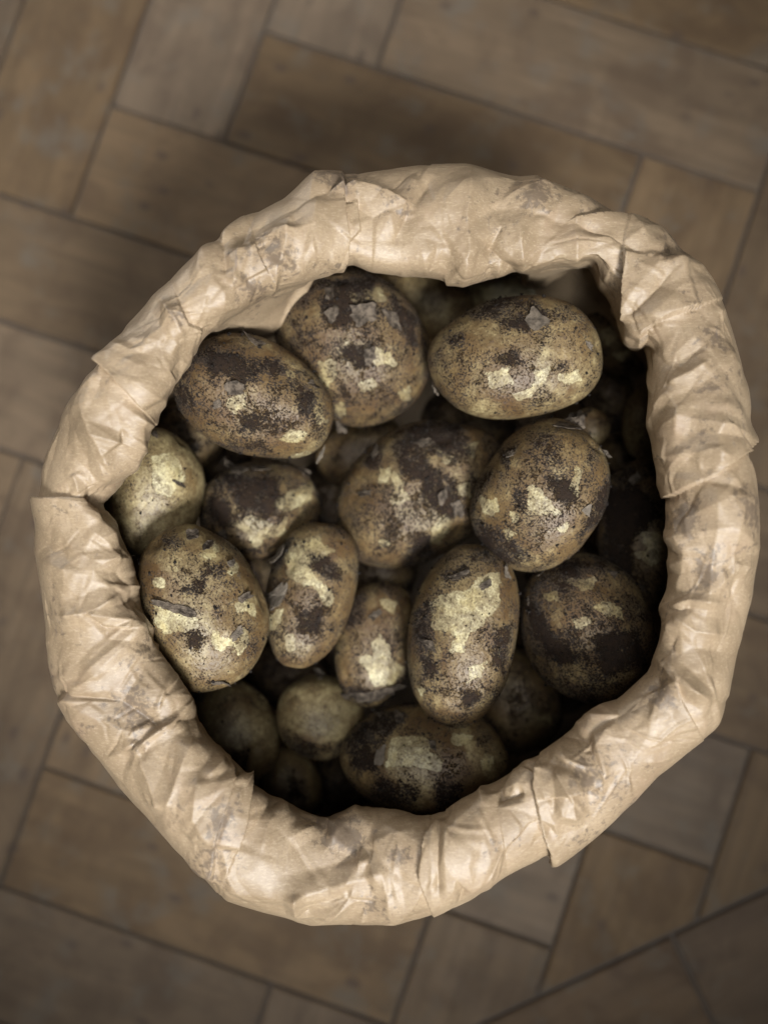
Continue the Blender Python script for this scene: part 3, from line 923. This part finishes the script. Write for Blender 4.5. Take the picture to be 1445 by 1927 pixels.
FLAKES = {  # loose curls of skin: outline in the picture, lift in mm
 'a': [([(425,722),(448,716),(462,728),(458,742),(428,746)], 1.2), ([(575,720),(590,712),(602,730),(592,734),(582,726)], 2.2), ([(590,862),(606,846),(610,836),(606,858),(596,868)], 2.0), ([(455,632),(480,636),(500,646),(492,656),(470,646)], 2.0), ([(400,756),(416,750),(420,766),(404,770)], 0.8)],
 'b': [([(655,575),(700,570),(712,600),(690,608),(672,618),(662,600)], 1.6), ([(716,580),(745,590),(755,625),(735,618)], 1.4), ([(685,655),(705,650),(708,675),(690,690),(684,672)], 1.4), ([(610,590),(632,572),(640,592),(622,612)], 1.4), ([(628,775),(648,790),(655,808),(636,800)], 2.4), ([(610,545),(628,535),(630,560),(615,568)], 1.6)],
 'c': [([(986,604),(1002,580),(1036,604),(1006,624)], 1.0), ([(1100,640),(1114,650),(1112,662),(1102,652)], 0.9), ([(812,722),(828,736),(830,744),(818,738)], 1.4)],
 'd': [([(778,832),(808,824),(820,836),(795,842)], 1.2), ([(822,930),(838,918),(842,935),(828,955)], 1.2), ([(846,945),(866,940),(872,965),(852,972)], 1.6), ([(696,850),(712,838),(714,852),(702,864)], 1.4), ([(672,925),(700,920),(698,932),(676,934)], 1.0), ([(640,1012),(655,1005),(655,1022),(642,1024)], 2.0)],
 'e': [([(1035,806),(1060,790),(1098,782),(1100,812),(1078,812)], 2.6), ([(1120,845),(1140,850),(1150,862),(1132,860)], 1.6), ([(950,855),(965,846),(968,858),(956,864)], 1.2), ([(1092,960),(1110,945),(1108,975)], 1.0)],
 'f': [([(322,902),(344,908),(350,920),(335,914)], 0.9), ([(285,802),(295,806),(298,826),(286,822)], 2.0)],
 'g': [([(425,872),(445,878),(470,882),(455,892),(430,888)], 2.4), ([(470,872),(498,880),(510,890),(480,888)], 2.2), ([(560,880),(585,888),(580,900),(562,894)], 2.0), ([(405,1002),(425,995),(430,1012),(412,1018)], 1.4)],
 'h': [([(290,1128),(310,1130),(345,1140),(370,1150),(371,1163),(355,1161),(320,1149),(297,1139)], 1.6), ([(444,1126),(462,1112),(474,1122),(452,1136)], 1.2), ([(432,1196),(452,1175),(455,1190),(440,1208)], 1.0), ([(380,1030),(392,1016),(403,1016),(396,1034),(382,1036)], 0.8), ([(350,1000),(372,998),(374,1014),(352,1016)], 0.8), ([(424,1060),(438,1052),(444,1060),(432,1070)], 0.8), ([(395,1282),(420,1278),(432,1284),(410,1292)], 1.6)],
 'i': [([(502,1122),(530,1096),(543,1100),(532,1140),(518,1152)], 2.4), ([(515,1056),(530,1030),(538,1026),(522,1062)], 2.2)],
 'j': [([(640,1300),(668,1308),(712,1296),(752,1282),(745,1304),(700,1320),(670,1322)], 1.6), ([(692,1160),(714,1144),(720,1152),(702,1172)], 1.0)],
 'k': [([(790,1203),(815,1205),(822,1230),(806,1219)], 1.6), ([(900,1105),(920,1090),(926,1102),(908,1112)], 0.8), ([(845,1085),(880,1072),(884,1080),(852,1092)], 0.8), ([(944,1060),(962,1072),(960,1092),(948,1084)], 1.2)],
 'l': [([(1005,1085),(1018,1066),(1028,1070),(1016,1090)], 1.4), ([(985,1130),(998,1122),(996,1140)], 1.4), ([(1140,1072),(1160,1082),(1156,1092)], 1.2)],
 'n': [([(804,1390),(820,1398),(823,1416),(808,1406)], 1.0), ([(708,1410),(728,1400),(722,1440),(706,1440)], 0.9), ([(742,1338),(760,1346),(762,1362),(744,1358)], 1.4), ([(700,1342),(722,1338),(716,1352)], 1.6)],
 'o': [([(590,1270),(605,1262),(612,1272),(600,1280)], 2.0)],
 'm': [([(1180,905),(1200,890),(1206,900),(1190,914)], 1.6), ([(1195,1105),(1215,1096),(1210,1115)], 1.4)],
 't': [([(1062,806),(1075,776),(1100,778),(1098,802)], 2.0)],
 's': [([(1118,590),(1130,584),(1128,600)], 2.0)],
 'p': [([(372,1318),(388,1306),(384,1322)], 1.6)],
 'y': [([(330,800),(345,790),(352,806),(338,812)], 2.0), ([(352,838),(372,832),(376,848),(358,852)], 1.6)],
 'r': [([(935,1240),(955,1235),(950,1252)], 1.4)],
}


def cube_sphere(n):
    g = np.tan(np.linspace(-math.pi / 4, math.pi / 4, n + 1))
    verts, faces, key = [], [], {}

    def vid(p):
        k = tuple(np.round(p, 6))
        if k not in key:
            key[k] = len(verts)
            verts.append(p)
        return key[k]
    for ax in range(3):
        for s in (-1, 1):
            ids = np.zeros((n + 1, n + 1), int)
            for i in range(n + 1):
                for j in range(n + 1):
                    p = [0, 0, 0]
                    p[ax] = s
                    p[(ax + 1) % 3] = g[i] * s
                    p[(ax + 2) % 3] = g[j]
                    ids[i, j] = vid(p)
            for i in range(n):
                for j in range(n):
                    faces.append((ids[i, j], ids[i + 1, j], ids[i + 1, j + 1], ids[i, j + 1]))
    v = np.array(verts, float)
    v /= np.linalg.norm(v, axis=1)[:, None]
    return v, np.array(faces)


CS_HI = cube_sphere(44)
CS_LO = cube_sphere(24)


def poly_sdf(P, poly):
    """signed distance, + inside, in pixels"""
    poly = np.array(poly, float)
    d = np.full(len(P), 1e9)
    inside = np.zeros(len(P), bool)
    for i in range(len(poly)):
        a, b = poly[i], poly[(i + 1) % len(poly)]
        ab = b - a
        t = np.clip(((P - a) @ ab) / (ab @ ab + 1e-9), 0, 1)
        q = P - (a + t[:, None] * ab)
        d = np.minimum(d, np.hypot(q[:, 0], q[:, 1]))
        c = (a[1] > P[:, 1]) != (b[1] > P[:, 1])
        xi = (b[0] - a[0]) * (P[:, 1] - a[1]) / (b[1] - a[1] + 1e-12) + a[0]
        inside ^= c & (P[:, 0] < xi)
    return np.where(inside, d, -d)


def sph_noise(v, r, n=10, fmin=1.0, fmax=4.0):
    out = np.zeros(len(v))
    for _ in range(n):
        k = r.normal(size=3)
        k *= r.uniform(fmin, fmax) / np.linalg.norm(k)
        out += np.sin(v @ k + r.uniform(0, 6.28)) / np.linalg.norm(k) ** 0.7
    return out / n


# settle: keep each potato on its line of sight and sink it until it clears the ones already laid
TESTV = cube_sphere(9)[0]
laid = []
cam_fwd = -RM[:, 2]


def frame_of(px, ang, dep):
    c = at_depth(px, dep)[0]
    los = c - CAMP
    los /= np.linalg.norm(los)
    a = math.radians(ang)
    e1 = RM[:, 0] * math.cos(a) - RM[:, 1] * math.sin(a)
    e1 = e1 - los * (e1 @ los)
    e1 /= np.linalg.norm(e1)
    e2 = np.cross(los, e1)
    return c, np.c_[e1, e2, los]


def clear(c, R_, ax):
    for c2, R2, ax2 in laid:
        if np.linalg.norm(c - c2) > ax.max() + ax2.max():
            continue
        p = (c + (TESTV * ax) @ R_.T - c2) @ R2 / ax2
        if (np.sum(p * p, 1) < 0.93).any():
            return False
        p = (c2 + (TESTV * ax2) @ R2.T - c) @ R_ / ax
        if (np.sum(p * p, 1) < 0.93).any():
            return False
    return True


pot_objs = {}
for key, x, y, A, B, ang, dep, dirt, bare, label in POT:
    r = np.random.default_rng(sum(ord(ch) for ch in key) * 7 + int(x))
    d0 = dep
    while True:
        c, R_ = frame_of((x, y), ang, dep)
        k = dep / FPX
        # ends of the body are seen a little stretched away from the picture centre
        ax = np.array([A * k, B * k, B * k * 0.93])
        if clear(c, R_, ax) or dep > 0.53:
            break
        dep += 0.002
    laid.append((c, R_, ax))
    hi = A > 95
    v, F = CS_HI if hi else CS_LO
    # potato form: blunt ends, slight bend and lumps
    s = np.sign(v) * np.abs(v) ** 0.88
    s /= np.linalg.norm(s, axis=1)[:, None] ** 0.62
    lump = 1 + 0.42 * sph_noise(v, r, 10, 1.4, 3.6) + 0.24 * sph_noise(v, r, 12, 4, 9) + 0.06 * sph_noise(v, r, 16, 14, 34)
    s = s * lump[:, None]
    s[:, 1] *= 1 + 0.06 * np.clip(r.normal(), -1.2, 1.2) * s[:, 0]
    s[:, 1] += 0.045 * np.clip(r.normal(), -1, 1) * (s[:, 0] ** 2 - 0.4)
    for _ in range(5):          # eyes
        e = r.normal(size=3)
        e /= np.linalg.norm(e)
        dd = np.arccos(np.clip(v @ e, -1, 1))
        s *= (1 - 0.045 * np.exp(-(dd / 0.11) ** 2))[:, None]
    lo_, hi_ = s.min(0), s.max(0)
    s = (s - (lo_ + hi_) / 2) / ((hi_ - lo_) / 2)
    Pw = c + (s * ax) @ R_.T
    px = project(Pw)
    # keep the outline where it is seen
    ctr = (px.max(0) + px.min(0)) / 2
    los = R_[:, 2]
    nrm = (v / ax) @ R_.T
    nrm /= np.linalg.norm(nrm, axis=1)[:, None]
    front = (nrm @ los) < 0.25
    mmpp = 1000 * dep / FPX

    def sd_attr(tab):
        if key not in tab:
            return np.full(len(v), -9.0)
        out = np.full(len(v), -9.0)
        for poly in tab[key]:
            out = np.maximum(out, poly_sdf(px, poly) * mmpp)
        out[~front] = -9
        return np.clip(out, -9, 4)
    me = mesh_np('potato', (s * ax), F)
    fattr(me, 'peel', sd_attr(PEEL))
    fattr(me, 'soil', sd_attr(SOIL))
    o = add_obj('potato', me, M_POT)
    # frame is left-handed or right-handed: keep it a rotation
    Rm = Matrix(R_.tolist())
    if Rm.determinant() < 0:
        raise RuntimeError('frame')
    o.matrix_world = Matrix.Translation(Vector(c)) @ Rm.to_4x4()
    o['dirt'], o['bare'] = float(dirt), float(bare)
    tag(o, label, 'potato', 'potatoes in the paper sack')
    pot_objs[key] = (o, s * ax, px, front, nrm @ R_, mmpp, dep)
    if abs(dep - d0) > 0.001:
        print('sunk', key, round(d0, 3), '->', round(dep, 3))

# loose flakes of skin, parts of their potato
for key, fls in FLAKES.items():
    o, loc, px, front, nl, mmpp, dep = pot_objs[key]
    for poly, lift in fls:
        r = np.random.default_rng(int(poly[0][0] * 13 + poly[0][1]))
        poly = np.array(poly, float)
        cen = poly.mean(0)
        # ragged outline
        ring = []
        for i in range(len(poly)):
            a, b = poly[i], poly[(i + 1) % len(poly)]
            for t in (0, 0.25, 0.5, 0.75):
                ring.append(cen + (a + (b - a) * t - cen) * (r.uniform(0.84, 0.98) if t == 0 else r.uniform(0.78, 1.16)) + r.normal(0, 0.6, 2))
        ring = np.array(ring)
        layers = [ring, cen + (ring - cen) * 0.62, cen + (ring - cen) * 0.28]
        Vv, n_ = [], len(ring)
        fi = np.where(front)[0]
        curl_dir = r.normal(size=2)
        curl_dir /= np.linalg.norm(curl_dir)
        ext = np.abs((ring - cen) @ curl_dir).max() + 1e-6

        def surf(q):
            d2 = np.sum((px[fi] - q) ** 2, 1)
            kk = np.argsort(d2)[:4]
            w_ = 1 / (d2[kk] + 1.0)
            w_ /= w_.sum()
            base = (loc[fi[kk]] * w_[:, None]).sum(0)
            nn = (nl[fi[kk]] * w_[:, None]).sum(0)
            nn /= np.linalg.norm(nn)
            # step sideways in the view plane when the outline hangs over the edge
            pb = (px[fi[kk]] * w_[:, None]).sum(0)
            dq = (q - pb) * mmpp * 0.001
            mw = np.array(o.matrix_world.to_3x3())
            shift = (RM[:, 0] * dq[0] - RM[:, 1] * dq[1]) @ mw
            return base + shift, nn
        for ly in layers + [cen[None]]:
            for q in ly:
                b_, nn = surf(q)
                t = ((q - cen) @ curl_dir) / ext
                hgt = 0.25 + lift * (max(0, t) ** 1.6 * 1.3 + 0.15) + r.normal(0, 0.10)
                Vv.append(b_ + nn * max(0.12, hgt) * 0.001)
        faces = []
        for L_ in range(2):
            for i in range(n_):
                j = (i + 1) % n_
                faces.append((L_ * n_ + i, L_ * n_ + j, (L_ + 1) * n_ + j, (L_ + 1) * n_ + i))
        for i in range(n_):
            faces.append((2 * n_ + i, 2 * n_ + (i + 1) % n_, 3 * n_))
        me = bpy.data.meshes.new('skin_flake')
        me.from_pydata([tuple(p) for p in Vv], [], faces)
        me.update()
        fo = add_obj('skin_flake', me, M_FLAKE, o)
        md = fo.modifiers.new('thickness', 'SOLIDIFY')
        md.thickness = 0.00035
        md.offset = 0

# crumbs of soil stuck to the upper side of each potato, one part per potato
ico_v, ico_f = [], []
_b = bmesh.new()
bmesh.ops.create_icosphere(_b, subdivisions=1, radius=1.0)
ico_v = np.array([v_.co[:] for v_ in _b.verts])
ico_f = np.array([[q.index for q in f_.verts] for f_ in _b.faces])
_b.free()
M_SOIL = plain('dry_dark_soil', (0.014, 0.011, 0.009), 0.95)
for key, (o, loc, px, front, nl, mmpp, dep) in pot_objs.items():
    r = np.random.default_rng(len(key) * 31 + ord(key[0]))
    dirt = o['dirt']
    n_c = int((260 if len(loc) > 6000 else 70) * (0.25 + dirt))
    cand = np.where(front)[0]
    prob = np.full(len(cand), 0.25)
    for poly in SOIL.get(key, []):
        prob += 2.0 * (poly_sdf(px[cand], poly) > -4)
    edge = np.abs(nl[cand][:, 2])
    prob += 0.8 * (edge < 0.35)
    # clustered
    seeds = r.choice(cand, 9)
    for s_ in seeds:
        prob += 1.6 * np.exp(-np.sum((loc[cand] - loc[s_]) ** 2, 1) / (0.006 ** 2))
    pick = r.choice(cand, n_c, p=prob / prob.sum())
    VV, FF = [], []
    for q, i in enumerate(pick):
        sz = 0.00022 + 0.00075 * r.random() ** 3
        jit = ico_v * (1 + r.normal(0, 0.22, (len(ico_v), 1))) * np.array([1, r.uniform(0.5, 1), r.uniform(0.5, 1)]) * sz
        VV.append(jit + loc[i] + nl[i] * sz * 0.3 + r.normal(0, 0.0003, 3))
        FF.append(ico_f + q * len(ico_v))
    me = mesh_np('soil_crumbs', np.concatenate(VV), np.concatenate(FF), False)
    co = add_obj('soil_crumbs', me, M_SOIL, o)
    co['kind'] = 'stuff'
